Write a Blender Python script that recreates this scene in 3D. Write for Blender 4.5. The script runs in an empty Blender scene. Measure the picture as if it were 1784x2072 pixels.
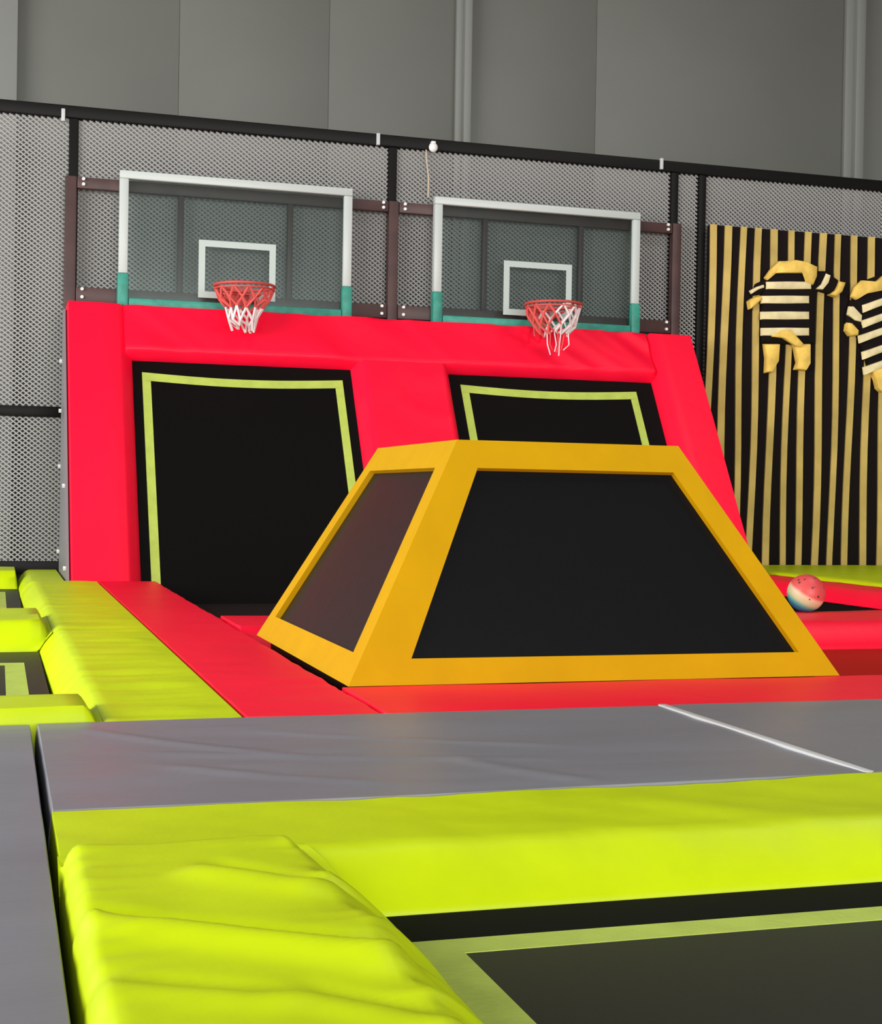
import bpy, bmesh, math, random
import numpy as np
from mathutils import Vector, Matrix, noise

# ------------------------------------------------------------------ camera, world, lights, exposure
scn = bpy.context.scene
COL = scn.collection
F = 2930.0                                   # focal length in pixels of the 1784 x 2072 frame
CX, CY = 892.0, 1036.0
CAMH = 0.6                                   # eye height above the pads
def cdir(x, y): return np.array([x - CX, -(y - CY), -F])
_Y = cdir(-5, 990);   _Y /= np.linalg.norm(_Y)          # vanishing point of the lanes
_X = cdir(10500, 1170); _X -= _X.dot(_Y) * _Y; _X /= np.linalg.norm(_X)
_Z = np.cross(_X, _Y)
R3 = np.array([_X, _Y, _Z])
def onY(x, y, Y):
    """point of the plane Y = const seen at a photo pixel"""
    r = R3 @ cdir(x, y); p = np.array([0, 0, CAMH]) + r * (Y / r[1]); return Vector(p)

cd = bpy.data.cameras.new('camera'); cam = bpy.data.objects.new('camera', cd); COL.objects.link(cam)
cd.sensor_fit = 'HORIZONTAL'; cd.sensor_width = 36.0; cd.lens = 36.0 * F / 1784.0
cd.clip_start = 0.05; cd.clip_end = 200
M = Matrix([list(R3[0]) + [0], list(R3[1]) + [0], list(R3[2]) + [CAMH], [0, 0, 0, 1]])
cam.matrix_world = M
scn.camera = cam

w = bpy.data.worlds.new('hall_ambient'); scn.world = w; w.use_nodes = True
w.node_tree.nodes['Background'].inputs[0].default_value = (1.0, 0.99, 0.97, 1)
w.node_tree.nodes['Background'].inputs[1].default_value = 1.0

def area(name, loc, target, sx, sy, power, col=(1, 1, 1)):
    l = bpy.data.lights.new(name, 'AREA'); l.shape = 'RECTANGLE'; l.size = sx; l.size_y = sy
    l.energy = power; l.color = col
    o = bpy.data.objects.new(name, l); COL.objects.link(o); o.location = loc
    o.rotation_euler = (Vector(target) - Vector(loc)).to_track_quat('-Z', 'Y').to_euler()
    return o
area('window_band_light', (-6.5, 5.0, 2.6), (3.5, 9.0, 1.0), 8.0, 3.6, 800, (1.0, 0.99, 0.96))
area('doorway_light', (3.0, -13.0, 2.6), (4.0, 8.0, 0.8), 10.0, 3.6, 1750, (1.0, 0.99, 0.97))
for lx, ly, lp in ((7.2, 6.6, 80), (2.4, 6.0, 40), (6.6, 4.0, 45)):
    area('overhead_fill_light', (lx, ly, 6.9), (lx, ly, 0), 1.6, 1.6, lp, (1.0, 0.98, 0.95))  # added overhead fill that brightens the pad tops, no lamp fittings known

vs = scn.view_settings
vs.view_transform = 'Standard'; vs.look = 'None'; vs.gamma = 1.0; vs.use_curve_mapping = False
vs.exposure = 0.25

# ------------------------------------------------------------------ materials
def s2l(c):
    f = lambda v: v / 12.92 if v <= 0.04045 else ((v + 0.055) / 1.055) ** 2.4
    return tuple(f(v / 255.0) for v in c) + (1.0,)
def mat(name, rgb, rough=0.5, metal=0.0, bump=0.0, bscale=30.0, var=0.0, vscale=4.0, spec=0.5, stretch=None, lin=False):
    m = bpy.data.materials.new(name); m.use_nodes = True
    nt = m.node_tree; b = nt.nodes['Principled BSDF']
    col = tuple(rgb) + (1.0,) if lin else s2l(rgb)
    b.inputs['Base Color'].default_value = col
    b.inputs['Roughness'].default_value = rough; b.inputs['Metallic'].default_value = metal
    b.inputs['Specular IOR Level'].default_value = spec
    if bump or var:
        tc = nt.nodes.new('ShaderNodeTexCoord'); mp = nt.nodes.new('ShaderNodeMapping')
        nt.links.new(tc.outputs['Object'], mp.inputs[0])
        if stretch: mp.inputs['Scale'].default_value = stretch
    if bump:
        n = nt.nodes.new('ShaderNodeTexNoise'); n.inputs['Scale'].default_value = bscale; n.inputs['Detail'].default_value = 3
        bp = nt.nodes.new('ShaderNodeBump'); bp.inputs['Strength'].default_value = bump; bp.inputs['Distance'].default_value = 0.02
        nt.links.new(mp.outputs[0], n.inputs['Vector']); nt.links.new(n.outputs[0], bp.inputs['Height'])
        nt.links.new(bp.outputs[0], b.inputs['Normal'])
    if var:
        n2 = nt.nodes.new('ShaderNodeTexNoise'); n2.inputs['Scale'].default_value = vscale; n2.inputs['Detail'].default_value = 4
        rp = nt.nodes.new('ShaderNodeValToRGB')
        rp.color_ramp.elements[0].position = 0.3; rp.color_ramp.elements[1].position = 0.7
        rp.color_ramp.elements[0].color = tuple(max(0, c * (1 - var)) for c in col[:3]) + (1,)
        rp.color_ramp.elements[1].color = tuple(min(1, c * (1 + var)) for c in col[:3]) + (1,)
        nt.links.new(mp.outputs[0], n2.inputs['Vector']); nt.links.new(n2.outputs[0], rp.inputs[0])
        nt.links.new(rp.outputs[0], b.inputs['Base Color'])
    return m
MT = {}
MT['red'] = mat('red_vinyl', (0.98, 0.003, 0.036), 0.45, bump=0.10, bscale=9, var=0.05, vscale=3, lin=True, spec=0.22)
MT['lime'] = mat('lime_vinyl', (0.515, 0.655, 0.0025), 0.42, bump=0.10, bscale=10, var=0.06, vscale=5, lin=True, spec=0.15)
MT['yellow'] = mat('yellow_vinyl', (0.52, 0.285, 0.001), 0.5, bump=0.08, bscale=12, var=0.04, vscale=6, lin=True, spec=0.10)
MT['grey'] = mat('grey_vinyl', (0.190, 0.192, 0.222), 0.40, bump=0.10, bscale=7, var=0.06, vscale=2.5, lin=True, spec=0.35, stretch=(0.6, 2.0, 1))
MT['bed'] = mat('black_jump_fabric', (0.003, 0.0027, 0.0025), 0.6, bump=0.05, bscale=300, lin=True, spec=0.08)
MT['boxbed'] = mat('black_panel_vinyl', (0.002, 0.002, 0.003), 0.37, bump=0.04, bscale=14, lin=True, spec=0.22)
MT['floorbed'] = mat('black_floor_bed', (0.010, 0.010, 0.009), 0.5, bump=0.05, bscale=300, lin=True, spec=0.35)
MT['apron'] = mat('matt_black_spring_cover', (0.003, 0.003, 0.004), 0.8, spec=0.08, lin=True)
MT['stripe'] = mat('pale_lime_webbing', (0.43, 0.54, 0.085), 0.7, bump=0.05, bscale=80, var=0.08, vscale=12, lin=True)
MT['darkred'] = mat('dark_red_mat', (0.60, 0.012, 0.008), 0.7, bump=0.05, bscale=20, lin=True, spec=0.1)
MT['black'] = mat('black_painted_steel', (0.006, 0.0055, 0.005), 0.5, lin=True, spec=0.15)
MT['brown'] = mat('brown_red_painted_steel', (0.055, 0.022, 0.020), 0.5, var=0.25, vscale=6, lin=True)
MT['white'] = mat('white_painted_steel', (0.50, 0.54, 0.52), 0.4, lin=True)
MT['tape'] = mat('white_target_tape', (0.46, 0.53, 0.50), 0.5, lin=True)
MT['green'] = mat('green_board_padding', (0.03, 0.27, 0.20), 0.5, var=0.2, vscale=14, lin=True)
MT['strand'] = mat('light_grey_netting', (0.345, 0.335, 0.33), 0.7, lin=True)
MT['wall'] = mat('grey_wall_sheet', (0.140, 0.142, 0.126), 0.5, var=0.04, vscale=1.2, lin=True)
MT['trim'] = mat('grey_wall_trim', (0.21, 0.215, 0.20), 0.5, lin=True)
MT['deck'] = mat('dark_deck', (0.02, 0.02, 0.02), 0.8, lin=True)
MT['plate'] = mat('grey_side_plate', (0.21, 0.20, 0.22), 0.4, lin=True)
MT['bolt'] = mat('bright_bolt', (0.8, 0.8, 0.78), 0.3, lin=True)
MT['rim'] = mat('red_rim_paint', (0.55, 0.07, 0.06), 0.5, lin=True)
MT['cordw'] = mat('white_net_cord', (0.82, 0.72, 0.72), 0.8, lin=True)
MT['cordr'] = mat('red_net_cord', (0.72, 0.10, 0.09), 0.8, lin=True)
MT['velblack'] = mat('black_hook_fabric', (0.006, 0.003, 0.003), 0.9, spec=0.2, lin=True)
MT['velyellow'] = mat('yellow_hook_strip', (0.56, 0.40, 0.12), 0.85, var=0.18, vscale=3, spec=0.2, lin=True)
MT['suityellow'] = mat('yellow_suit_fabric', (0.85, 0.55, 0.12), 0.8, bump=0.2, bscale=25, var=0.2, vscale=9, spec=0.2, lin=True)
MT['suitcream'] = mat('cream_suit_band', (0.80, 0.67, 0.38), 0.8, var=0.12, vscale=12, spec=0.2, lin=True)
MT['string'] = mat('pale_string', (0.55, 0.45, 0.33), 0.8, lin=True)
MT['sensor'] = mat('white_plastic', (0.8, 0.78, 0.76), 0.4, lin=True)
MT['seam'] = mat('seam_highlight_and_clamp_white', (0.52, 0.52, 0.53), 0.5, lin=True)  # mat edge highlight put into colour, also the pale rail clamps

def glass_mat():
    m = bpy.data.materials.new('greenish_board_glass'); m.use_nodes = True; nt = m.node_tree
    for n in list(nt.nodes): nt.nodes.remove(n)
    out = nt.nodes.new('ShaderNodeOutputMaterial'); mix = nt.nodes.new('ShaderNodeMixShader')
    tr = nt.nodes.new('ShaderNodeBsdfTransparent'); tr.inputs[0].default_value = (0.81, 0.85, 0.84, 1)
    gl = nt.nodes.new('ShaderNodeBsdfGlossy'); gl.inputs['Roughness'].default_value = 0.15
    gl.inputs[0].default_value = (0.8, 0.92, 0.9, 1)
    fr = nt.nodes.new('ShaderNodeFresnel'); fr.inputs[0].default_value = 1.3
    nt.links.new(fr.outputs[0], mix.inputs[0]); nt.links.new(tr.outputs[0], mix.inputs[1]); nt.links.new(gl.outputs[0], mix.inputs[2])
    nt.links.new(mix.outputs[0], out.inputs[0]); return m
MT['glass'] = glass_mat()

def ball_mat():
    m = bpy.data.materials.new('banded_ball_rubber'); m.use_nodes = True; nt = m.node_tree; b = nt.nodes['Principled BSDF']
    tc = nt.nodes.new('ShaderNodeTexCoord'); mp = nt.nodes.new('ShaderNodeMapping'); mp.inputs['Rotation'].default_value = (-0.45, -0.32, 0.0)
    sx = nt.nodes.new('ShaderNodeSeparateXYZ'); nt.links.new(tc.outputs['Object'], mp.inputs[0]); nt.links.new(mp.outputs[0], sx.inputs[0])
    mr = nt.nodes.new('ShaderNodeMapRange'); mr.inputs[1].default_value = -0.105; mr.inputs[2].default_value = 0.105
    nt.links.new(sx.outputs[2], mr.inputs[0])
    rp = nt.nodes.new('ShaderNodeValToRGB'); e = rp.color_ramp.elements
    e[0].position = 0.0; e[0].color = (0.02, 0.16, 0.38, 1); e[1].position = 1.0; e[1].color = (0.62, 0.05, 0.06, 1)
    for p, c in ((0.16, (0.02, 0.20, 0.36, 1)), (0.25, (0.10, 0.42, 0.36, 1)), (0.36, (0.52, 0.62, 0.33, 1)), (0.52, (0.75, 0.55, 0.36, 1)), (0.60, (0.70, 0.10, 0.09, 1))):
        q = e.new(p); q.color = c
    nt.links.new(mr.outputs[0], rp.inputs[0])
    vo = nt.nodes.new('ShaderNodeTexVoronoi'); vo.inputs['Scale'].default_value = 26; nt.links.new(mp.outputs[0], vo.inputs['Vector'])
    lt = nt.nodes.new('ShaderNodeMath'); lt.operation = 'LESS_THAN'; lt.inputs[1].default_value = 0.17; nt.links.new(vo.outputs['Distance'], lt.inputs[0])
    gt = nt.nodes.new('ShaderNodeMath'); gt.operation = 'GREATER_THAN'; gt.inputs[1].default_value = 0.5; nt.links.new(mr.outputs[0], gt.inputs[0])
    mu = nt.nodes.new('ShaderNodeMath'); mu.operation = 'MULTIPLY'; nt.links.new(lt.outputs[0], mu.inputs[0]); nt.links.new(gt.outputs[0], mu.inputs[1])
    mx = nt.nodes.new('ShaderNodeMixRGB'); mx.inputs[2].default_value = (0.10, 0.03, 0.03, 1)
    nt.links.new(mu.outputs[0], mx.inputs[0]); nt.links.new(rp.outputs[0], mx.inputs[1]); nt.links.new(mx.outputs[0], b.inputs['Base Color'])
    b.inputs['Roughness'].default_value = 0.45; return m
MT['ball'] = ball_mat()

# ------------------------------------------------------------------ helpers
def tag(o, label=None, cat=None, group=None, kind=None):
    if label: o['label'] = label
    if cat: o['category'] = cat
    if group: o['group'] = group
    if kind: o['kind'] = kind
    return o
def empty(name, loc, label, cat, group=None):
    o = bpy.data.objects.new(name, None); COL.objects.link(o); o.location = loc; o.empty_display_size = 0.1
    return tag(o, label, cat, group)
def link(name, me, m, parent=None):
    o = bpy.data.objects.new(name, me); COL.objects.link(o); me.materials.clear(); me.materials.append(MT[m])
    if parent:
        o.parent = parent
        o.matrix_parent_inverse = parent.matrix_basis.inverted() if parent.parent is None else (parent.parent.matrix_basis @ parent.matrix_parent_inverse @ parent.matrix_basis).inverted()
    return o
def finish(me, angle=40):
    for p in me.polygons: p.use_smooth = True
    me.set_sharp_from_angle(angle=math.radians(angle))
def recenter(o):
    """put the origin of a top-level mesh at its base"""
    me = o.data; co = [v.co for v in me.vertices]
    c = Vector((sum(v.x for v in co) / len(co), sum(v.y for v in co) / len(co), min(v.z for v in co)))
    me.transform(Matrix.Translation(-c)); o.location = c; return o
def bm_obj(name, bm, m, parent=None, angle=40):
    bmesh.ops.recalc_face_normals(bm, faces=bm.faces)
    me = bpy.data.meshes.new(name); bm.to_mesh(me); bm.free(); finish(me, angle); return link(name, me, m, parent)
def add_box(bm, x0, x1, y0, y1, z0, z1, bev=0.0, seg=2):
    b2 = bmesh.new()
    vs = [b2.verts.new((x, y, z)) for x in (x0, x1) for y in (y0, y1) for z in (z0, z1)]
    for f in ((0, 1, 3, 2), (4, 6, 7, 5), (0, 4, 5, 1), (2, 3, 7, 6), (0, 2, 6, 4), (1, 5, 7, 3)): b2.faces.new([vs[i] for i in f])
    if bev: bmesh.ops.bevel(b2, geom=b2.edges[:], offset=bev, segments=seg, affect='EDGES', profile=0.5)
    merge(bm, b2)
def merge(bm, b2):
    t = bpy.data.meshes.new('t'); b2.to_mesh(t); b2.free(); bm.from_mesh(t); bpy.data.meshes.remove(t)
def box(name, x0, x1, y0, y1, z0, z1, m, parent=None, bev=0.004):
    bm = bmesh.new(); add_box(bm, x0, x1, y0, y1, z0, z1, bev); return bm_obj(name, bm, m, parent)
def add_hull8(bm, P, bev=0.0):
    b2 = bmesh.new(); vs = [b2.verts.new(p) for p in P]     # 0-3 back loop, 4-7 front loop
    b2.faces.new(vs[0:4]); b2.faces.new(vs[4:8])
    for i in range(4): b2.faces.new((vs[i], vs[(i + 1) % 4], vs[4 + (i + 1) % 4], vs[4 + i]))
    bmesh.ops.recalc_face_normals(b2, faces=b2.faces)
    if bev: bmesh.ops.bevel(b2, geom=b2.edges[:], offset=bev, segments=3, affect='EDGES', profile=0.5)
    merge(bm, b2)
def add_tube(bm, pts, r, n=8, closed=False):
    pts = [Vector(p) for p in pts]; rings = []; N = len(pts)
    for i, p in enumerate(pts):
        a = pts[(i - 1) % N] if (closed or i > 0) else p
        b = pts[(i + 1) % N] if (closed or i < N - 1) else p
        t = (b - a).normalized(); up = Vector((0, 0, 1)) if abs(t.z) < 0.9 else Vector((0, 1, 0))
        s = t.cross(up).normalized(); u = s.cross(t)
        rings.append([bm.verts.new(p + r * (math.cos(2 * math.pi * k / n) * s + math.sin(2 * math.pi * k / n) * u)) for k in range(n)])
    for i in range(N if closed else N - 1):
        A, B = rings[i], rings[(i + 1) % N]
        for k in range(n): bm.faces.new((A[k], A[(k + 1) % n], B[(k + 1) % n], B[k]))
    if not closed: bm.faces.new(rings[0]); bm.faces.new(rings[-1])
def tube(name, pts, r, m, parent=None, n=8, closed=False):
    bm = bmesh.new(); add_tube(bm, pts, r, n, closed); return bm_obj(name, bm, m, parent, 60)

def lines(L, t0, t1, res):
    """grid parameters (metres) along a side with extra lines in the rounded borders"""
    t0 = max(t0, 0.003); t1 = max(t1, 0.003)
    k = (0, 0.04, 0.12, 0.25, 0.42, 0.62, 0.82, 1.0)
    a = [t0 * q for q in k]; b = [L - t1 * q for q in reversed(k)]
    n = max(1, int((L - t0 - t1) / res)); mid = [t0 + (L - t0 - t1) * i / n for i in range(1, n)]
    return a + mid + b
def pillow(name, A, B, C, D, thick, tap, m, parent=None, res=0.1, disp=None, drop=0.0, p=1.6, tnoise=0.0, angle=50, zmin=None, xform=None):
    """padded cushion on the footprint A B C D (anticlockwise seen from its outside); tap = rounded border widths on AB, BC, CD, DA"""
    A, B, C, D = [Vector(q) for q in (A, B, C, D)]
    nrm = (B - A).cross(D - A).normalized()
    LU = ((B - A).length + (C - D).length) / 2; LV = ((D - A).length + (C - B).length) / 2
    us = lines(LU, tap[3], tap[1], res); vs_ = lines(LV, tap[0], tap[2], res)
    ps = p if isinstance(p, tuple) else (p,) * 4
    def f(d, t, key, p):
        if tnoise and t > 0.02: t = t * (1 + tnoise * noise.noise(Vector((key * 16.0, t * 50, 1.7))))
        t = max(t, 0.003); s = min(1.0, max(0.0, d / t)); return (1 - (1 - s) ** p) ** (1 / p)
    verts = []; faces = []
    nu, nv = len(us), len(vs_)
    for j, v in enumerate(vs_):
        for i, u in enumerate(us):
            a, b = u / LU, v / LV
            q = (A * (1 - a) + B * a) * (1 - b) + (D * (1 - a) + C * a) * b
            hgt = f(v, tap[0], u, ps[0]) * f(LU - u, tap[1], v, ps[1]) * f(LV - v, tap[2], u, ps[2]) * f(u, tap[3], v, ps[3])
            dd = 0.0
            if disp: dd = disp(u, v) * min(1.0, hgt * 1.5)
            verts.append(q + nrm * (thick * hgt + dd))
    for j in range(nv - 1):
        for i in range(nu - 1):
            k = j * nu + i; faces.append((k, k + 1, k + nu + 1, k + nu))
    loop = [i for i in range(nu)] + [j * nu + nu - 1 for j in range(1, nv)] + [(nv - 1) * nu + i for i in range(nu - 2, -1, -1)] + [j * nu for j in range(nv - 2, 0, -1)]
    if drop:
        base = len(verts)
        for k in loop: verts.append(verts[k] - nrm * drop)
        n = len(loop)
        for i in range(n): faces.append((loop[i], base + i, base + (i + 1) % n, loop[(i + 1) % n]))
        faces.append(tuple(base + i for i in range(n - 1, -1, -1)))
    else: faces.append(tuple(reversed(loop)))
    if zmin:                                      # where the pad lies over a neighbour its underside follows it
        for v in verts:
            if xform: v.x = xform(v.x, v.y)
            v.z = max(v.z, zmin(v.x, v.y))
    me = bpy.data.meshes.new(name); me.from_pydata([tuple(v) for v in verts], [], faces); me.update(); finish(me, angle)
    return link(name, me, m, parent)
DECK = -0.22
def floor_pad(name, x0, x1, y0, y1, ztop, thick, tap, m, label, cat='pad', group=None, far_x0=None, **kw):
    """pad lying on the deck; tap = border widths near(y0), right(x1), far(y1), left(x0)"""
    zb = ztop - thick
    o = pillow(name, (x0, y0, zb), (x1, y0, zb), (x1, y1, zb), (x0 if far_x0 is None else far_x0, y1, zb), thick, tap, m, None, drop=zb - DECK, **kw)
    recenter(o); return tag(o, label, cat, group)
def nz(x, y, z=0.0): return noise.noise(Vector((x, y, z)))
def ridged(x): return (1 - abs(x) * 2) if abs(x) < 0.5 else 0

# ------------------------------------------------------------------ the setting
tag(box('floor', -6, 14, -2.5, 13.05, DECK - 0.1, DECK, 'deck', bev=0), kind='structure')
wb = box('wall_back', -6, 14, 13.06, 13.3, DECK - 0.1, 7.19, 'wall', bev=0); tag(wb, kind='structure')
tag(box('ceiling_light_block', -8, 14.2, -9, 13.3, 7.2, 7.4, 'wall', bev=0), kind='structure')  # unseen, added to keep ambient light off the pad tops
tag(box('wall_right_light_block', 14.0, 14.2, -9, 13.06, DECK - 0.1, 7.2, 'wall', bev=0), kind='structure')  # unseen, added to block ambient light from the right
WY = 13.05
def wx(px, y=100): return onY(px, y, WY).x
edges = [-6.0, wx(36) - 1.9, wx(362), wx(665), wx(930), wx(1205), wx(1715), wx(1715) + 2.9, 14.0]
for a, b in zip(edges[:-1], edges[1:]):
    box('wall_panel', a + 0.001, b - 0.001, 13.03, 13.06, DECK, 7.19, 'wall', wb, bev=0.003)
def pilaster(n, x0, x1):
    bm = bmesh.new(); w_ = x1 - x0
    add_box(bm, x0, x1 - w_ * 0.42, 12.97, 13.03, DECK, 7.19, 0.01)
    add_box(bm, x1 - w_ * 0.55, x1, 12.90, 13.03, DECK, 7.19, 0.012)
    tag(bm_obj('trim_%d' % n, bm, 'trim'), kind='structure')
pilaster(1, wx(918), wx(946)); pilaster(2, wx(1703), wx(1735))
bm = bmesh.new(); add_box(bm, -2.2, onY(36, 100, 12.88).x, 12.88, 13.03, DECK, 7.19, 0.01)
tag(bm_obj('trim_3', bm, 'trim'), kind='structure')

# ------------------------------------------------------------------ safety fence
FY = 11.42
fence = empty('safety_fence', (3.0, FY, DECK), 'tall black steel safety fence with diamond netting before the grey wall', 'fence')
FX0, FX1 = -1.0, 9.2
PX = (0.52, 3.03, 5.545, 5.81)
box('top_rail', FX0, FX1, FY - 0.045, FY + 0.045, 3.43, 3.525, 'black', fence, 0.012)
box('bottom_rail', FX0, FX1, FY - 0.04, FY + 0.04, -0.04, 0.06, 'black', fence, 0.01)
box('middle_rail', FX0, 0.50, FY - 0.04, FY + 0.03, 1.155, 1.235, 'black', fence, 0.01)
for x in PX + (8.6, -0.9): box('fence_post', x - 0.035, x + 0.035, FY - 0.04, FY + 0.04, DECK, 3.43, 'black', fence, 0.01)
bw = (5.545 + 5.81) / 2
for px, py in ((765, 281), (1338, 331), (128, 232)):
    c = onY(px, py, FY - 0.05); box('rail_clamp', c.x - 0.014, c.x + 0.014, FY - 0.062, FY - 0.03, c.z - 0.05, c.z + 0.045, 'seam', fence, 0.004)
def net(x0, x1, z0, z1):
    dx, dz = 0.046, 0.036; r = 0.0048; bm = bmesh.new(); sl = dz / dx
    for sgn in (1, -1):
        ys = FY + 0.006 * sgn
        # strands z = sgn*sl*(x-x0) + c
        lo = z0 - (sl * (x1 - x0) if sgn > 0 else 0); hi = z1 + (0 if sgn > 0 else sl * (x1 - x0))
        c = math.floor(lo / dz) * dz
        while c < hi:
            pts = []
            for x in (x0, x1):
                z = sgn * sl * (x - x0) + c
                if z0 <= z <= z1: pts.append((x, z))
            for z in (z0, z1):
                x = x0 + (z - c) / (sgn * sl)
                if x0 < x < x1: pts.append((x, z))
            if len(pts) >= 2:
                a, b = Vector((pts[0][0], ys, pts[0][1])), Vector((pts[1][0], ys, pts[1][1]))
                if (b - a).length > 0.02:
                    t = (b - a).normalized(); s = t.cross(Vector((0, 1, 0))) * r; u = Vector((0, r, 0))
                    A = [bm.verts.new(a + q) for q in (s + u, s - u, -s - u, -s + u)]; B = [bm.verts.new(b + q) for q in (s + u, s - u, -s - u, -s + u)]
                    for k in range(4): bm.faces.new((A[k], A[(k + 1) % 4], B[(k + 1) % 4], B[k]))
            c += dz
    o = bm_obj('netting', bm, 'strand', fence, 30); o['kind'] = 'stuff'; return o
xs = (-0.86,) + PX + (8.56,)
for i, (a, b) in enumerate(zip(xs[:-1], xs[1:])):
    if i == 0: net(a, b - 0.035, 1.235, 3.43); net(a, b - 0.035, 0.06, 1.155)
    else: net(a + 0.035, b - 0.035, 0.06, 3.43)
sc = onY(878, 297, FY - 0.1)
sen = empty('rail_sensor', (sc.x, FY - 0.08, sc.z - 0.04), 'small white plastic sensor clipped on the black top rail', 'sensor')
bm = bmesh.new(); bmesh.ops.create_uvsphere(bm, u_segments=16, v_segments=10, radius=0.04)
for v in bm.verts: v.co = Vector((v.co.x * 0.95 + sc.x, v.co.y * 0.7 + FY - 0.0765, v.co.z + sc.z))
bm_obj('sensor_dome', bm, 'sensor', sen)
box('sensor_bracket', sc.x - 0.018, sc.x + 0.018, FY - 0.09, FY - 0.0465, sc.z + 0.01, sc.z + 0.05, 'sensor', sen)
bm = bmesh.new(); c0 = onY(862, 318, FY - 0.055); c1 = onY(866, 400, FY - 0.055)
add_tube(bm, [c0 + Vector((0.0, 0, 0.06)), c0, (c0 + c1) / 2 + Vector((0.012, 0, 0)), c1], 0.006, 6)
tag(recenter(bm_obj('hanging_string', bm, 'string')), 'thin pale string hanging down the netting below the sensor', 'string')

# ------------------------------------------------------------------ brown frame that carries the backboards
sup = empty('backboard_support_frame', (3.03, 11.33, DECK), 'brown steel support frame behind the two basketball backboards', 'frame')
BY0, BY1 = 11.29, 11.36
for x in (0.50, 3.02, 5.53): box('upright', x - 0.042, x + 0.042, BY0, BY1, DECK, 2.975, 'brown', sup, 0.008)
for a, b in ((0.545, 2.975), (3.065, 5.485)):
    box('crossbar', a, b, BY0, BY1 - 0.01, 2.885, 2.97, 'brown', sup, 0.006)
    box('crossbar', a, b, BY0, BY1 - 0.01, 2.03, 2.14, 'brown', sup, 0.006)
for x in (1.325, 2.18, 3.80, 4.65): box('mounting_bar', x - 0.022, x + 0.022, BY0 + 0.005, BY1 - 0.02, 2.14, 2.885, 'brown', sup, 0.004)
for x, s in ((0.50, 1), (3.02, -1), (3.02, 1), (5.53, -1)):
    for z in (2.955, 2.915, 2.125, 2.065):
        c = Vector((x + s * 0.09, BY0 - 0.004, z)); bm = bmesh.new(); add_tube(bm, [c + Vector((0, -0.012, 0)), c + Vector((0, 0.01, 0))], 0.013, 6)
        bm_obj('bolt', bm, 'bolt', sup)

# ------------------------------------------------------------------ backboards with hoops
def hoop_net(par, cx, cy, cz, kind):
    random.seed(7 if kind == 0 else 11)
    N = 12
    if kind == 0: levels = [(0.0, 0.222), (-0.085, 0.185), (-0.15, 0.14), (-0.23, 0.115), (-0.30, 0.075)]
    else: levels = [(0.0, 0.222), (-0.08, 0.20), (-0.155, 0.165), (-0.215, 0.13)]
    P = []
    for li, (dz, r) in enumerate(levels):
        ring = []
        for k in range(N):
            a = 2 * math.pi * (k + 0.5 * (li % 2)) / N
            j = 0.014 * li / 2
            ring.append(Vector((cx + r * math.cos(a) + random.uniform(-j, j), cy + r * math.sin(a) + random.uniform(-j, j), cz + dz + random.uniform(-j, j))))
        P.append(ring)
    bmw = bmesh.new(); bmr = bmesh.new()
    for li in range(len(levels) - 1):
        for k in range(N):
            for k2 in (k, (k - 1) % N) if li % 2 == 0 else (k, (k + 1) % N):
                red = (li < 2) if kind == 0 else (P[li][k].x < cx - 0.01)
                add_tube(bmr if red else bmw, [P[li][k], P[li + 1][k2]], 0.0095, 5)
    if kind == 1:                       # a torn length of net still dangling
        for k in range(7):
            x = cx - 0.09 + 0.03 * k
            add_tube(bmr if k % 2 else bmw, [(x, cy - 0.10, cz - 0.20), (x + random.uniform(-.02, .02), cy - 0.105, cz - 0.31), (x * 0.6 + 0.4 * cx, cy - 0.09, cz - 0.40 + random.uniform(0, .05))], 0.005, 5)
    a = bm_obj('net_upper', bmr, 'cordr', par, 60); b = bm_obj('net_lower', bmw, 'cordw', par, 60)
    a['label'] = 'red net cords'; b['label'] = 'worn white net cords'
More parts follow.
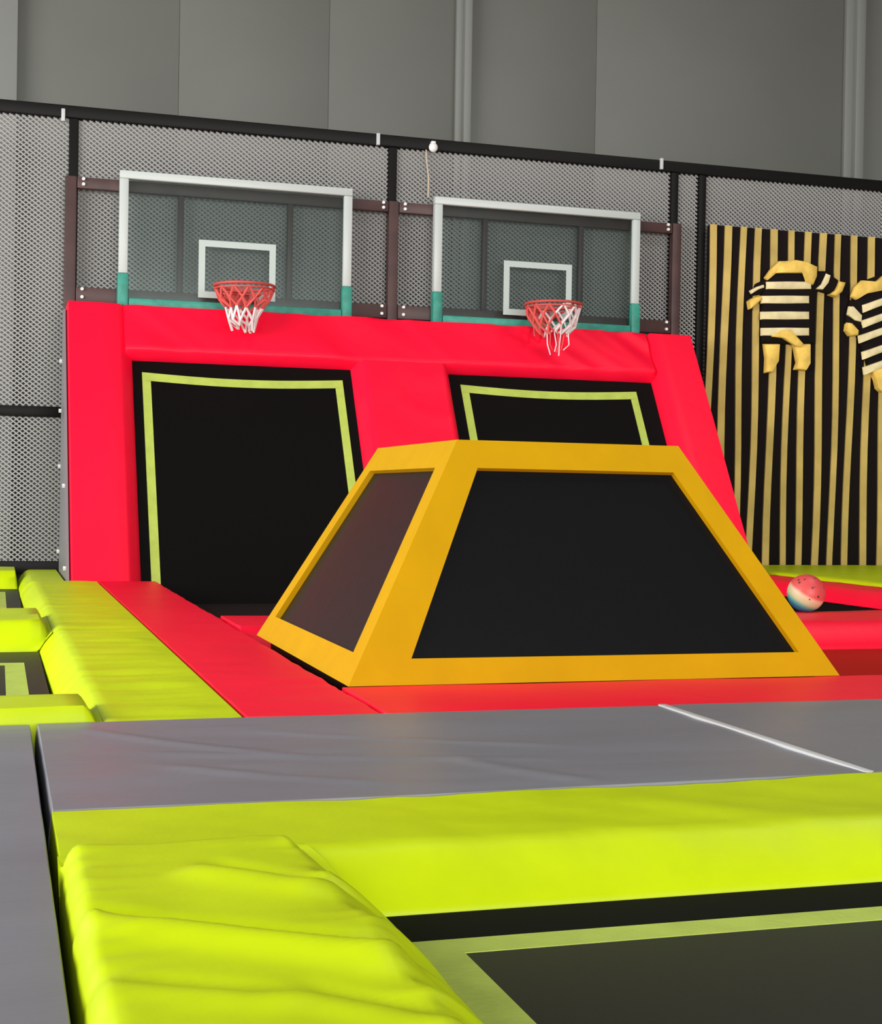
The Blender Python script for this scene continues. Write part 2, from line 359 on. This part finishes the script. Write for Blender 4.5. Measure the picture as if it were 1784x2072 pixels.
def backboard(x0, x1, zt, zb, label, gl, kind):
    cx = (x0 + x1) / 2; YB0, YB1 = 11.215, 11.28
    t = empty('basketball_backboard', (cx, 11.25, zb), label, 'backboard', 'glass basketball backboards above the red wall')
    fw = 0.068
    box('glass_pane', x0 + fw - 0.01, x1 - fw + 0.01, 11.245, 11.255, zb + 0.05, zt - fw * 0.9 + 0.01, 'glass', t, 0)
    box('frame_rail', x0, x1, YB0, YB1, zt - fw * 0.9, zt, 'white', t, 0.008)
    for a, b in ((x0, x0 + fw), (x1 - fw, x1)):
        box('frame_upright', a, b, YB0, YB1, zb + 0.25, zt - fw * 0.9, 'white', t, 0.008)
        q = box('corner_padding', a - 0.008, b + 0.008, YB0 - 0.015, YB1, zb, zb + 0.25, 'green', t, 0.016); q['label'] = 'green foam corner padding'
    q = box('bottom_padding', x0 + fw + 0.008, x1 - fw - 0.008, YB0 - 0.01, YB1, zb, zb + 0.065, 'green', t, 0.014); q['label'] = 'green foam bottom padding'
    # target square
    bm = bmesh.new(); s0, s1, z0, z1, tw = cx - 0.30, cx + 0.30, zb + 0.10, zb + 0.545, 0.05
    for a in ((s0, s1, z1 - tw, z1), (s0, s1, z0, z0 + tw), (s0, s0 + tw, z0 + tw, z1 - tw), (s1 - tw, s1, z0 + tw, z1 - tw)):
        add_box(bm, a[0], a[1], 11.2405, 11.2445, a[2], a[3], 0)
    bm_obj('target_square', bm, 'tape', t)['label'] = 'white painted target square'
    # hoop
    cy, cz = 10.88, zb + 0.155
    ring = [(cx + 0.225 * math.cos(2 * math.pi * k / 40), cy + 0.225 * math.sin(2 * math.pi * k / 40), cz) for k in range(40)]
    rim = tube('rim', ring, 0.011, 'rim', t, 8, True)
    ring2 = [(cx + 0.224 * math.cos(2 * math.pi * k / 40), cy + 0.224 * math.sin(2 * math.pi * k / 40), cz - 0.028) for k in range(40)]
    tube('lower_ring', ring2, 0.007, 'rim', rim, 6, True)
    bm = bmesh.new(); add_box(bm, cx - 0.09, cx + 0.09, 11.19, 11.238, cz - 0.11, cz + 0.03, 0.006); add_box(bm, cx - 0.075, cx + 0.075, 11.08, 11.20, cz - 0.02, cz + 0.008, 0.004)
    bm_obj('mounting_plate', bm, 'rim', rim)
    for s in (-1, 1): tube('brace', [(cx + s * 0.06, 11.195, cz - 0.10), (cx + s * 0.155, 11.04, cz - 0.03)], 0.008, 'rim', rim, 6)
    hoop_net(rim, cx, cy, cz - 0.02, kind)
    return t
backboard(0.853, 2.661, 3.033, 2.005, 'glass backboard with white frame and hoop over the larger uncovered wall bed', None, 0)
backboard(3.342, 5.153, 3.025, 2.005, 'glass backboard with white frame and torn hoop net beside the striped wall', None, 1)

# ------------------------------------------------------------------ leaning red trampoline wall
K = 0.61; NW = Vector((0, -1, K)).normalized()
def P(X, Z, y0): return Vector((X, y0 + K * Z, Z))
wt = empty('wall_trampoline', (3.04, 10.4, DECK), 'red padded leaning trampoline wall with two black beds under the backboards', 'trampoline')
YB = 10.02; TH = 0.12 * math.cos(math.atan(K))
bm = bmesh.new()
sec = [(YB + K * -0.2 + 0.012, -0.2), (11.17, -0.2), (11.17, 1.90), (YB + K * 1.90 + 0.012, 1.90)]
secq = [(y, z) for y, z in sec]
secq[2] = (11.205, 1.90)
L = [bm.verts.new((0.50, y, z)) for y, z in secq]; Rr = [bm.verts.new((5.58, y, z)) for y, z in secq]
bm.faces.new(L); bm.faces.new(Rr)
for i in range(4): bm.faces.new((L[i], L[(i + 1) % 4], Rr[(i + 1) % 4], Rr[i]))
bm_obj('inner_frame', bm, 'black', wt)
def wall_wr(amp, sc, diag=0.0, seed=0):
    return lambda u, v: amp * (nz(u * sc + diag * v * sc, v * sc * 0.5 - diag * u * sc * 0.3, seed) + 0.5 * nz(u * sc * 2.3 + diag * v * sc * 2, v * sc * 0.7, seed + 5))
def wpad(name, xa, xb, z0, z1, tap, **kw):
    return pillow(name, P(xa, z0, YB), P(xb, z0, YB), P(xb, z1, YB), P(xa, z1, YB), TH, tap, 'red', wt, **kw)
wpad('side_pad', 0.47, 0.945, -0.18, 1.975, (0.02, 0.10, 0.02, 0.015), disp=wall_wr(0.004, 2, 0, 1), p=1.25)
wpad('top_pad', 0.872, 5.19, 1.565, 1.975, (0.055, 0.02, 0.03, 0.02), disp=lambda u, v: 0.012 * nz(u * 2.2 + v * 3.2, v * 1.2 - u * .2, 3) - 0.030 * abs(nz(u * 3.2 + v * 3.6, v * 0.8 - u * .3, 8)) + 0.006, res=0.03, p=1.4)
wpad('centre_pad', 2.60, 3.40, -0.18, 1.60, (0.02, 0.06, 0.005, 0.10), disp=lambda u, v: 0.006 * nz(u * 2.2, v * 2, 4) - 0.022 * abs(nz(u * 2.6 + v * 1.8, v * 1.5 - u * 1.5, 14)) + 0.004, res=0.04, p=1.25)
wpad('side_pad', 5.155, 5.605, -0.18, 1.965, (0.02, 0.02, 0.02, 0.06), disp=wall_wr(0.004, 2, 0, 6), p=1.25)
def wbed(xa, xb, z0, z1, sa, sb, s0, s1):
    bm = bmesh.new()
    add_hull8(bm, [P(xa, z0, YB), P(xb, z0, YB), P(xb, z1, YB), P(xa, z1, YB), P(xa, z0, YB - 0.012), P(xb, z0, YB - 0.012), P(xb, z1, YB - 0.012), P(xa, z1, YB - 0.012)])
    b = bm_obj('jump_bed', bm, 'bed', wt)
    bm = bmesh.new(); tw = 0.062; y0 = YB - 0.012; y1 = YB - 0.017
    # a slightly sagging top line and three straight ones
    n = 12
    for i in range(n):
        a, c = sa + (sb - sa) * i / n, sa + (sb - sa) * (i + 1) / n
        g = lambda x: -0.028 * math.sin(math.pi * (x - sa) / (sb - sa))
        add_hull8(bm, [P(a, s1 - tw + g(a), y0), P(c, s1 - tw + g(c), y0), P(c, s1 + g(c), y0), P(a, s1 + g(a), y0), P(a, s1 - tw + g(a), y1), P(c, s1 - tw + g(c), y1), P(c, s1 + g(c), y1), P(a, s1 + g(a), y1)])
    for a, c, e, f_ in ((sa, sa + tw, s0, s1 - tw), (sb - tw, sb, s0, s1 - tw)):
        add_hull8(bm, [P(a, e, y0), P(c, e, y0), P(c, f_, y0), P(a, f_, y0), P(a, e, y1), P(c, e, y1), P(c, f_, y1), P(a, f_, y1)])
    o = bm_obj('boundary_stripe', bm, 'stripe', b); o['label'] = 'pale lime sewn stripe'
wbed(0.93, 2.62, -0.195, 1.62, 1.01, 2.53, -0.19, 1.485)
wbed(3.37, 5.19, -0.195, 1.62, 3.485, 5.0, -0.19, 1.49)
bm = bmesh.new()
sp = [(9.93, 0.0), (11.28, 0.0), (11.28, 1.95), (11.12, 1.95)]
sp = [(9.96 + K * DECK, DECK), (11.26, DECK), (11.26, 1.95), (9.96 + K * 1.95, 1.95)]
L = [bm.verts.new((0.448, y, z)) for y, z in sp]; Rr = [bm.verts.new((0.466, y, z)) for y, z in sp]
bm.faces.new(L); bm.faces.new(Rr)
for i in range(4): bm.faces.new((L[i], L[(i + 1) % 4], Rr[(i + 1) % 4], Rr[i]))
bm_obj('side_plate', bm, 'plate', wt)['label'] = 'grey steel side plate'
for px, py in ((118, 745), (123, 832), (118, 945), (131, 983), (114, 1110), (133, 1150)):
    r = R3 @ cdir(px, py); p = Vector(np.array([0, 0, CAMH]) + r * (0.448 / r[0]))
    ymin = 9.96 + K * p.z + 0.04
    p.y = min(max(p.y, ymin), 11.23)
    bm = bmesh.new(); add_tube(bm, [(0.430, p.y, p.z), (0.450, p.y, p.z)], 0.016, 6); bm_obj('bolt', bm, 'bolt', wt)

# ------------------------------------------------------------------ yellow and black frustum obstacle
X0, X1, Y0, Y1, ZT = 1.06, 2.82, 4.42, 6.10, 0.80
T = (1.525, 2.371, 4.80, 5.90)
Bq = [Vector((X0, Y0, 0.0)), Vector((X1, Y0, 0.0)), Vector((X1, Y1, 0.0)), Vector((X0, Y1, 0.0))]
Tq = [Vector((T[0], T[2], ZT)), Vector((T[1], T[2], ZT)), Vector((T[1], T[3], ZT)), Vector((T[0], T[3], ZT))]
ob = empty('jump_obstacle', (1.94, 5.2, 0.0), 'yellow edged frustum shaped jump obstacle with black panels before the red wall', 'obstacle')
cen = Vector((1.94, 5.25, 0.3))
def inset(q, d):                                  # the same corner on a frustum shrunk by d
    return Vector((q.x + (d if q.x < cen.x else -d), q.y + (d if q.y < cen.y else -d), q.z - (d if q.z > 0.4 else 0)))
names = ['front', 'right', 'back', 'left']
bands = [  # (left, right, bottom, top) band widths, as fractions of the face
    (lambda z: 0.175 - 0.065 * z / ZT, lambda z: 0.095 + 0.0 * z, 0.080, 0.115),
    (lambda z: 0.12, lambda z: 0.12, 0.09, 0.115),
    (lambda z: 0.12, lambda z: 0.12, 0.09, 0.115),
    (lambda z: 0.12, lambda z: 0.115 + 0.005 * z, 0.09, 0.115)]
D = 0.05
for fi in range(4):
    a, b = fi, (fi + 1) % 4
    BL, BR, TR, TL = Bq[a], Bq[b], Tq[b], Tq[a]
    n = (BR - BL).cross(TL - BL).normalized()
    bl, br, bb, bt = bands[fi]
    def at(z, xo):                                # point at height z, xo metres from the left edge (or right if negative)
        l = BL.lerp(TL, z / ZT); r = BR.lerp(TR, z / ZT); d = (r - l).normalized()
        return l + d * xo if xo >= 0 else r + d * xo
    zb, zt = bb, ZT - bt * 0.85
    iBL, iBR, iTL, iTR = at(zb, bl(zb)), at(zb, -br(zb)), at(zt, bl(zt)), at(zt, -br(zt))
    depth = -n * D
    def slab(name, q):
        bm = bmesh.new(); front = [Vector(v) for v, _ in q]; back = []
        for v, corner in q: back.append(inset(v, D * 0.8) if corner else v + depth)
        add_hull8(bm, back + front, 0.0); return bm_obj(name, bm, 'yellow', ob, 35)
    slab('edge_pad', [(BL, 1), (iBL, 0), (iTL, 0), (TL, 1)])
    slab('edge_pad', [(iBR, 0), (BR, 1), (TR, 1), (iTR, 0)])
    slab('bottom_pad', [(BL, 1), (BR, 1), (iBR, 0), (iBL, 0)])
    slab('top_pad', [(iTL, 0), (iTR, 0), (TR, 1), (TL, 1)])
    bm = bmesh.new(); e = 0.02; off = -n * 0.022
    q = [iBL, iBR, iTR, iTL]; c = (q[0] + q[1] + q[2] + q[3]) / 4; q = [v + (v - c).normalized() * e + off for v in q]
    add_hull8(bm, [v - n * 0.012 for v in q] + q); bm_obj('panel', bm, 'boxbed', ob)['label'] = 'black panel'
bm = bmesh.new(); d = 0.045
add_hull8(bm, [inset(q, 0.03) + Vector((0, 0, -0.03)) for q in Tq] + [inset(q, 0.03) + Vector((0, 0, 0.028)) for q in Tq], 0.004)
bm_obj('top_cover', bm, 'yellow', ob)
bm = bmesh.new(); add_box(bm, X0 + 0.05, X1 - 0.05, Y0 + 0.06, Y1 - 0.06, DECK, -0.012, 0.0); bm_obj('base_frame', bm, 'black', ob)

# ------------------------------------------------------------------ pads and mats
def wr_cross(amp, f, seed):       # creases running across the pad (fast along v)
    return lambda u, v: amp * (nz(u * 1.6, v * f, seed) + 0.5 * nz(u * 2.5, v * f * 2.1, seed + 3))
# red lane pads
floor_pad('lane_pad', 0.645, 1.028, 3.863, 9.86, 0.0, 0.08, (0.004, 0.010, 0.02, 0.006), 'red', 'long red vinyl pad beside the long lime pad, running to the red wall', group=None, res=0.05, disp=wr_cross(0.004, 9, 1))
floor_pad('lane_pad', 1.034, 4.6, 3.863, 4.416, -0.001, 0.06, (0.004, 0.02, 0.003, 0.006), 'red', 'red vinyl pad between the yellow obstacle and the grey mat', res=0.08, disp=lambda u, v: 0.003 * nz(u * 3, v * 5, 2))
floor_pad('lane_pad', 1.034, 5.23, 6.36, 7.14, 0.0, 0.12, (0.14, 0.01, 0.06, 0.02), 'red', 'red vinyl cross pad behind the yellow obstacle with the ball on it', res=0.06, disp=lambda u, v: 0.006 * nz(u * 2, v * 4, 3), p=1.3)
ep = empty('lane_pad', (5.49, 7.1, DECK), 'red vinyl pad edging the lane beside the striped wall area', 'pad')
pillow('cushion', (5.24, 4.43, -0.05), (5.74, 4.43, -0.05), (5.74, 9.86, -0.05), (5.24, 9.86, -0.05), 0.095, (0.02, 0.05, 0.03, 0.12), 'red', ep, res=0.08, disp=wr_cross(0.006, 3, 5), p=1.3)
box('base_board', 5.262, 5.735, 4.44, 9.85, DECK, -0.05, 'black', ep, 0)
floor_pad('landing_mat', 2.90, 5.23, 4.43, 6.35, -0.13, 0.03, (0.01, 0.01, 0.01, 0.01), 'darkred', 'dark red sunken mat right beside the yellow obstacle', 'mat', res=0.3)
# lime pads round the trampolines beyond the grey mat
floor_pad('lime_pad', 0.205, 0.641, 3.863, 9.86, 0.0, 0.11, (0.006, 0.006, 0.01, 0.085), 'lime', 'long lime vinyl pad between the red lane pad and the sunken beds', group=None, res=0.03, disp=lambda u, v: (1 - math.exp(-max(0, 0.436 - u) / 0.06)) * (0.010 * (nz(u * 1.6, v * 9, 1) + 0.6 * nz(u * 2.4, v * 21, 4)) + 0.006 * nz(u * 3, v * 1.2, 7)), far_x0=0.150, p=1.25)
def over_long(x, y):                              # top of the long lime pad's sloping border
    xa = 0.205 - 0.055 * (y - 3.863) / 6.0
    if x < xa - 0.002: return -9
    s_ = min(1.0, max(0.0, (x - xa) / 0.085)); return -0.11 + 0.11 * (1 - (1 - s_) ** 1.25) ** (1 / 1.25) + 0.006
def cross_pad(x1, y0, y1, zt, th, near, far, label):
    return floor_pad('lime_pad', -2.2, x1, y0, y1, zt, th, (near, 0.05, far, 0.02), 'lime', label, res=0.05, disp=lambda u, v: 0.006 * nz(u * 4, v * 5, y0), p=1.3, zmin=over_long)
cross_pad(0.272, 3.875, 4.22, 0.035, 0.10, 0.02, 0.06, 'lime vinyl cross pad butting against the grey mats')
cross_pad(0.235, 6.50, 7.32, 0.028, 0.128, 0.10, 0.05, 'lime vinyl cross pad between the two sunken beds')
floor_pad('lime_pad', -2.2, 0.146, 10.62, 11.34, 0.025, 0.13, (0.10, 0.02, 0.02, 0.02), 'lime', 'lime vinyl cross pad at the foot of the safety fence', res=0.06, p=1.3, disp=lambda u, v: 0.006 * nz(u * 4, v * 5, 9))
floor_pad('lime_pad', 0.150, 0.440, 9.863, 11.34, 0.0, 0.11, (0.003, 0.01, 0.02, 0.085), 'lime', 'small lime vinyl pad beside the grey side plate of the red wall', res=0.06)
floor_pad('lime_pad', 5.76, 9.4, 8.0, 11.24, 0.055, 0.10, (0.25, 0.02, 0.02, 0.05), 'lime', 'wide lime vinyl pad below the yellow striped sticky wall', res=0.12, disp=lambda u, v: 0.006 * nz(u * 2, v * 3, 9), p=1.4)
# grey mats
def crease(u, v, a, b, wdt, amp):                 # a soft raised fold from a to b (pad coordinates in metres)
    a, b = Vector(a), Vector(b); d = b - a; l = d.length; d /= l; q = Vector((u, v)) - a; t = q.dot(d) / l
    s_ = q.x * -d.y + q.y * d.x + 0.03 * math.sin(t * 3.0)
    return amp * max(0.0, min(1.0, min(t, 1 - t) * 5)) * math.exp(-(s_ / wdt) ** 2)
def maincrease(u, v):
    return (greywr(1)(u, v) + crease(u, v, (0.05, 1.0), (0.62, 0.42), 0.022, 0.005) + crease(u, v, (0.12, 0.62), (1.2, 0.30), 0.022, 0.004)
            + crease(u, v, (0.2, 0.45), (0.75, 0.10), 0.022, 0.0045) + crease(u, v, (0.5, 0.85), (1.3, 0.45), 0.022, 0.004) + crease(u, v, (0.9, 0.4), (1.15, 0.02), 0.03, 0.004))
def greywr(seed): return lambda u, v: 0.004 * nz(u * 1.1 - v * 1.6, v * 3.5 + u * .8, seed) + 0.002 * nz(u * 2 + v * 2, v * 8, seed + 2)
floor_pad('grey_mat', 0.100, 1.864, 2.798, 3.860, 0.0, 0.05, (0.004, 0.004, 0.004, 0.008), 'grey', 'grey vinyl walkway mat between the red pad and the lime front pad', 'mat', res=0.018, disp=maincrease)
gm = floor_pad('grey_mat', 1.872, 4.6, 2.798, 3.860, 0.002, 0.05, (0.004, 0.01, 0.004, 0.004), 'grey', 'grey vinyl walkway mat past the white seam line', 'mat', res=0.08, disp=greywr(4))
floor_pad('grey_mat', -2.2, 0.092, 0.2, 3.85, 0.0, 0.05, (0.02, 0.007, 0.006, 0.02), 'grey', 'grey vinyl mat beyond the dark gap next to the lime corner', 'mat', res=0.06, disp=greywr(7))
tag(recenter(box('seam_highlight', 1.856, 1.880, 2.802, 3.857, -0.004, 0.0045, 'seam', bev=0.001)), 'whitish edge highlight drawn as a strip along the joint of two grey mats', 'tape')  # highlight on the mat edge put in as a pale strip
# lime pads of the front trampoline
floor_pad('lime_pad', 0.100, 4.6, 2.285, 2.793, 0.0, 0.085, (0.115, 0.01, 0.005, 0.006), 'lime', 'broad lime vinyl pad along the grey walkway mat, sloping to the front bed', res=0.035, p=1.18,
          disp=lambda u, v: 0.006 * nz(u * 3.0 + v * 3, v * 3, 2) + 0.0035 * nz(u * 9 + v * 9, v * 4, 6))
def over_cross(x, y):                             # top of the broad pad's sloping border
    if y < 2.283: return -9
    s_ = min(1.0, max(0.0, (y - 2.285) / 0.115)); return -0.085 + 0.085 * (1 - (1 - s_) ** 1.18) ** (1 / 1.18) + 0.008
def frontwr(u, v):
    x, y = 0.104 + u, 0.30 + v; z = 0.0
    def fold(ax, ay, bx, by, wdt, amp):
        d = Vector((bx - ax, by - ay)); l = d.length; d /= l; q = Vector((x - ax, y - ay))
        t = q.dot(d) / l; s = q.x * -d.y + q.y * d.x
        e = max(0.0, min(1.0, min(t + 0.25, 1.25 - t) * 4)); return amp * e * (math.exp(-((s + wdt) / wdt) ** 2) - 0.75 * math.exp(-((s - 0.4 * wdt) / (wdt * 0.6)) ** 2))
    z += fold(0.13, 1.985, 0.49, 1.745, 0.040, 0.019)
    z += fold(0.12, 1.725, 0.32, 1.62, 0.030, 0.007)
    z += fold(0.33, 2.20, 0.47, 2.07, 0.040, 0.011)
    z += fold(0.36, 1.62, 0.49, 1.50, 0.030, 0.008)
    el = math.exp(-u / 0.06); er = math.exp(-max(0, 0.385 - u) / 0.05)
    z += 0.013 * el * (1 - math.exp(-u / 0.02)) * (nz(u * 3, y * 17, 1) + 0.6 * nz(u * 5, y * 38, 2))
    z += 0.011 * er * (nz(u * 3 + y * 2, y * 13, 5) + 0.6 * nz(u * 5, y * 30, 6))
    z += 0.004 * nz(x * 6, y * 5, 3)
    return z
floor_pad('lime_pad', 0.100, 0.600, 0.30, 2.412, 0.032, 0.102, (0.03, 0.115, 0.035, 0.035), 'lime', 'creased thick lime vinyl pad lying over the corner beside the front bed', res=0.012, disp=frontwr, p=(1.3, 1.08, 1.5, 2.2), tnoise=0.3, zmin=over_cross, xform=lambda x, y: x if (y < 2.15 or x < 0.42) else 0.42 + (x - 0.42) * (1 - 0.62 * min(1, (y - 2.15) / 0.275) ** 2))

# ------------------------------------------------------------------ sunken trampolines
def floor_tramp(x0, x1, y0, y1, z, label, s=None, tw=0.06, m='floorbed'):
    t = empty('floor_trampoline', ((x0 + x1) / 2, (y0 + y1) / 2, DECK), label, 'trampoline')
    b = box('jump_bed', x0, x1, y0, y1, z - 0.012, z, m, t, 0)
    bm = bmesh.new(); g = 0.03
    for q in ((x0, x1, y0, y0 + g), (x0, x1, y1 - g, y1), (x0, x0 + g, y0 + g, y1 - g), (x1 - g, x1, y0 + g, y1 - g)): add_box(bm, q[0], q[1], q[2], q[3], DECK, z - 0.012, 0)
    bm_obj('frame', bm, 'black', t)
    if s:
        a0, a1, c0, c1 = s; bm = bmesh.new()
        for q in ((a0, a1, c1 - tw, c1), (a0, a1, c0, c0 + tw), (a0, a0 + tw, c0 + tw, c1 - tw), (a1 - tw, a1, c0 + tw, c1 - tw)): add_box(bm, q[0], q[1], q[2], q[3], z, z + 0.0014, 0)
        bm_obj('boundary_stripe', bm, 'stripe', b)['label'] = 'pale lime sewn stripe'
    return t
ft = floor_tramp(0.604, 4.5, -0.6, 2.281, -0.09, 'large black floor trampoline enclosed by the broad front lime pads', (0.617, 4.4, -0.5, 2.142), 0.068)
bm = bmesh.new(); add_box(bm, 0.606, 4.49, 2.145, 2.280, -0.0905, -0.0885, 0); bm_obj('spring_cover', bm, 'apron', ft)
floor_tramp(-2.2, 0.180, 4.225, 6.495, -0.10, 'black floor trampoline between the grey mat pad and the next lime cross pad', (-2.1, 0.112, 4.3, 6.08), 0.075)
floor_tramp(-2.2, 0.146, 7.325, 10.615, -0.10, 'black floor trampoline close to the safety fence', (-2.1, 0.060, 7.4, 10.3), 0.075)
floor_tramp(1.034, 5.23, 7.15, 9.80, -0.15, 'black floor bed at the foot of the red leaning wall', None)

# ------------------------------------------------------------------ ball
bm = bmesh.new(); bmesh.ops.create_uvsphere(bm, u_segments=40, v_segments=24, radius=0.104)
o = bm_obj('play_ball', bm, 'ball', None, 180); o.location = (4.27, 7.04, 0.104)
tag(o, 'red, cream and blue speckled ball on the red cross pad', 'ball')

# ------------------------------------------------------------------ striped sticky wall
SY = 11.30
sw = empty('sticky_wall', (7.2, SY, DECK), 'black sticky wall with yellow vertical strips hung on the fence', 'sticky wall')
box('backing', 5.845, 9.3, SY, SY + 0.06, DECK, 2.99, 'velblack', sw, 0.01)
for i in range(18):
    xt = 1438 + 32.3 * i
    a = onY(xt, 458, SY); b = onY(xt - 19 - (3 if i % 3 == 0 else 0), 1140, SY)
    if b.x > 9.2: break
    hw = 0.031 + 0.003 * math.sin(i * 2.1); bm = bmesh.new(); n = 10; ring = []
    for k in range(n + 1):
        q = a.lerp(b, k / n); z = 2.99 + (-0.20 - 2.99) * k / n; x = q.x + 0.012 * math.sin(k * 0.7 + i * 1.3) + (0 if i else 0.02)
        ring.append([bm.verts.new((x - hw, SY, z)), bm.verts.new((x - hw, SY - 0.014, z)), bm.verts.new((x + hw, SY - 0.014, z)), bm.verts.new((x + hw, SY, z))])
    for k in range(n):
        A, B = ring[k], ring[k + 1]
        for j in range(4): bm.faces.new((A[j], A[(j + 1) % 4], B[(j + 1) % 4], B[j]))
    bm.faces.new(ring[0]); bm.faces.new(ring[-1]); bm_obj('hook_strip', bm, 'velyellow', sw)

# suits stuck on the wall: outlines in pixels of a 4.2075x view of the photo whose corner is (1360, 430)
def suit_pt(q, Y): return onY(1360 + q[0] / 4.2075, 430 + q[1] / 4.2075, Y)
def patch(name, poly, d0, d1, m, parent, puff=0.012):
    """a padded cloth piece: outline at depth d0, swelling to d1 in front of the wall"""
    pts = [suit_pt(q, SY - d0) for q in poly]; c = sum(pts, Vector()) / len(pts)
    bm = bmesh.new(); loops = []
    for s, dd in ((1.0, 0.0), (0.985, (d1 - d0) * 0.6), (0.93, (d1 - d0) * 0.95), (0.6, (d1 - d0) + puff * 0.7)):
        loops.append([bm.verts.new(c + (p - c) * s + Vector((0, -dd, 0))) for p in pts])
    n = len(pts)
    for A, B in zip(loops[:-1], loops[1:]):
        for i in range(n): bm.faces.new((A[i], A[(i + 1) % n], B[(i + 1) % n], B[i]))
    bm.faces.new(loops[0]); top = bm.verts.new(c + Vector((0, -(d1 - d0) - puff, 0)))
    for i in range(n): bm.faces.new((loops[-1][i], loops[-1][(i + 1) % n], top))
    return bm_obj(name, bm, m, parent, 50)
B0 = 0.016
def rect(x0, y0, x1, y1): return [(x0, y0), ((x0 + x1) / 2, y0 - 3), (x1, y0), (x1, y1), ((x0 + x1) / 2, y1 + 3), (x0, y1)]
s1 = empty('sticky_suit', suit_pt((950, 1360), SY - 0.03), 'yellow and black banded suit hanging upright flat on the striped wall', 'suit', 'suits stuck on the striped wall')
patch('torso', [(745, 700), (770, 620), (840, 500), (930, 420), (1120, 420), (1215, 480), (1215, 640), (1205, 1120), (1000, 1125), (750, 1115)], B0, 0.06, 'velblack', s1)
FRN = 0.052
patch('shoulder_yoke', [(860, 520), (880, 470), (950, 415), (1040, 405), (1130, 420), (1225, 465), (1222, 545), (1190, 620), (1120, 610), (1125, 540), (1100, 520)], FRN, 0.085, 'suityellow', s1, 0.008)
for y0, y1, xa, xb in ((592, 655, 790, 1175), (712, 776, 748, 1158), (846, 912, 745, 1158), (984, 1050, 748, 1158)):
    patch('chest_band', rect(xa, y0, xb, y1), FRN, 0.082, 'suitcream', s1, 0.006)
patch('trouser_leg', [(765, 1120), (895, 1120), (885, 1270), (825, 1365), (775, 1368), (780, 1240)], B0, 0.07, 'suityellow', s1)
patch('trouser_leg', [(1015, 1120), (1155, 1120), (1155, 1290), (1120, 1350), (1025, 1340), (1045, 1280), (1030, 1200)], B0, 0.07, 'suityellow', s1)
patch('belt_strap', [(925, 1000), (1000, 1000), (1110, 1120), (1090, 1150), (1040, 1140), (930, 1070), (840, 1058), (850, 1040)], 0.07, 0.095, 'suityellow', s1, 0.006)
patch('sleeve', [(1200, 500), (1290, 500), (1400, 580), (1400, 640), (1330, 700), (1205, 665)], B0, 0.05, 'velblack', s1)
patch('sleeve_band', [(1300, 520), (1338, 535), (1320, 600), (1270, 660), (1212, 655), (1255, 615)], 0.045, 0.068, 'suitcream', s1, 0.005)
patch('cuff', [(1395, 590), (1450, 598), (1420, 680), (1365, 725), (1312, 705), (1360, 670)], B0, 0.075, 'suityellow', s1)
patch('sleeve', [(800, 560), (850, 560), (830, 640), (745, 700), (660, 715), (700, 610)], B0, 0.05, 'velblack', s1)
patch('sleeve_band', [(900, 415), (950, 415), (945, 450), (850, 540), (800, 580), (775, 560), (830, 480)], 0.045, 0.075, 'suityellow', s1, 0.006)
patch('sleeve_band', [(770, 615), (775, 640), (720, 660), (665, 695), (650, 668), (710, 635)], 0.045, 0.068, 'suitcream', s1, 0.005)
patch('cuff', [(730, 712), (748, 735), (690, 790), (640, 828), (628, 760), (660, 735)], B0, 0.075, 'suityellow', s1)
s2 = empty('sticky_suit', suit_pt((1760, 1540), SY - 0.03), 'yellow and black banded suit stuck askew on the striped wall next to the upright one', 'suit', 'suits stuck on the striped wall')
patch('torso', [(1520, 740), (1600, 590), (1790, 520), (2080, 480), (2180, 900), (2200, 1200), (1960, 1300), (1650, 1320), (1610, 1170), (1560, 1060), (1590, 900)], B0, 0.06, 'velblack', s2)
patch('shoulder_yoke', [(1540, 640), (1600, 580), (1720, 590), (1800, 525), (1960, 480), (2090, 500), (2100, 570), (1900, 610), (1790, 665), (1620, 700), (1590, 720), (1555, 745), (1510, 720)], FRN, 0.085, 'suityellow', s2, 0.008)
for k in range(5):
    y = 790 + 130 * k + (8 if k > 2 else 0); xa = 1605 + (-30 if k == 2 else (10 if k == 4 else 0)); sl = -0.33
    xb = 2130 + 10 * k
    f_ = lambda x: y + sl * (x - xa) * (0.75 if x > 1900 else 1)
    patch('chest_band', [(xa, f_(xa)), (1790, f_(1790) - 5), (xb, f_(xb)), (xb, f_(xb) + 62), (1790, f_(1790) + 58), (xa + 8, f_(xa) + 66)], FRN, 0.082, 'suitcream', s2, 0.006)
patch('sleeve', [(1505, 745), (1600, 780), (1600, 960), (1560, 1050), (1460, 1020), (1465, 920), (1480, 830)], B0, 0.05, 'velblack', s2)
patch('sleeve_band', [(1495, 800), (1530, 800), (1605, 880), (1600, 935), (1540, 920), (1480, 870)], 0.045, 0.07, 'suitcream', s2, 0.006)
patch('cuff', [(1465, 940), (1500, 945), (1560, 1010), (1555, 1050), (1490, 1055), (1455, 1010)], B0, 0.075, 'suityellow', s2)
patch('trouser_leg', [(1648, 1310), (1800, 1295), (1900, 1290), (1900, 1400), (1830, 1540), (1750, 1530), (1720, 1500), (1705, 1430)], B0, 0.075, 'suityellow', s2)
patch('trouser_leg', [(1980, 1270), (2130, 1230), (2160, 1380), (2100, 1500), (2020, 1480), (1990, 1380)], B0, 0.075, 'suityellow', s2)
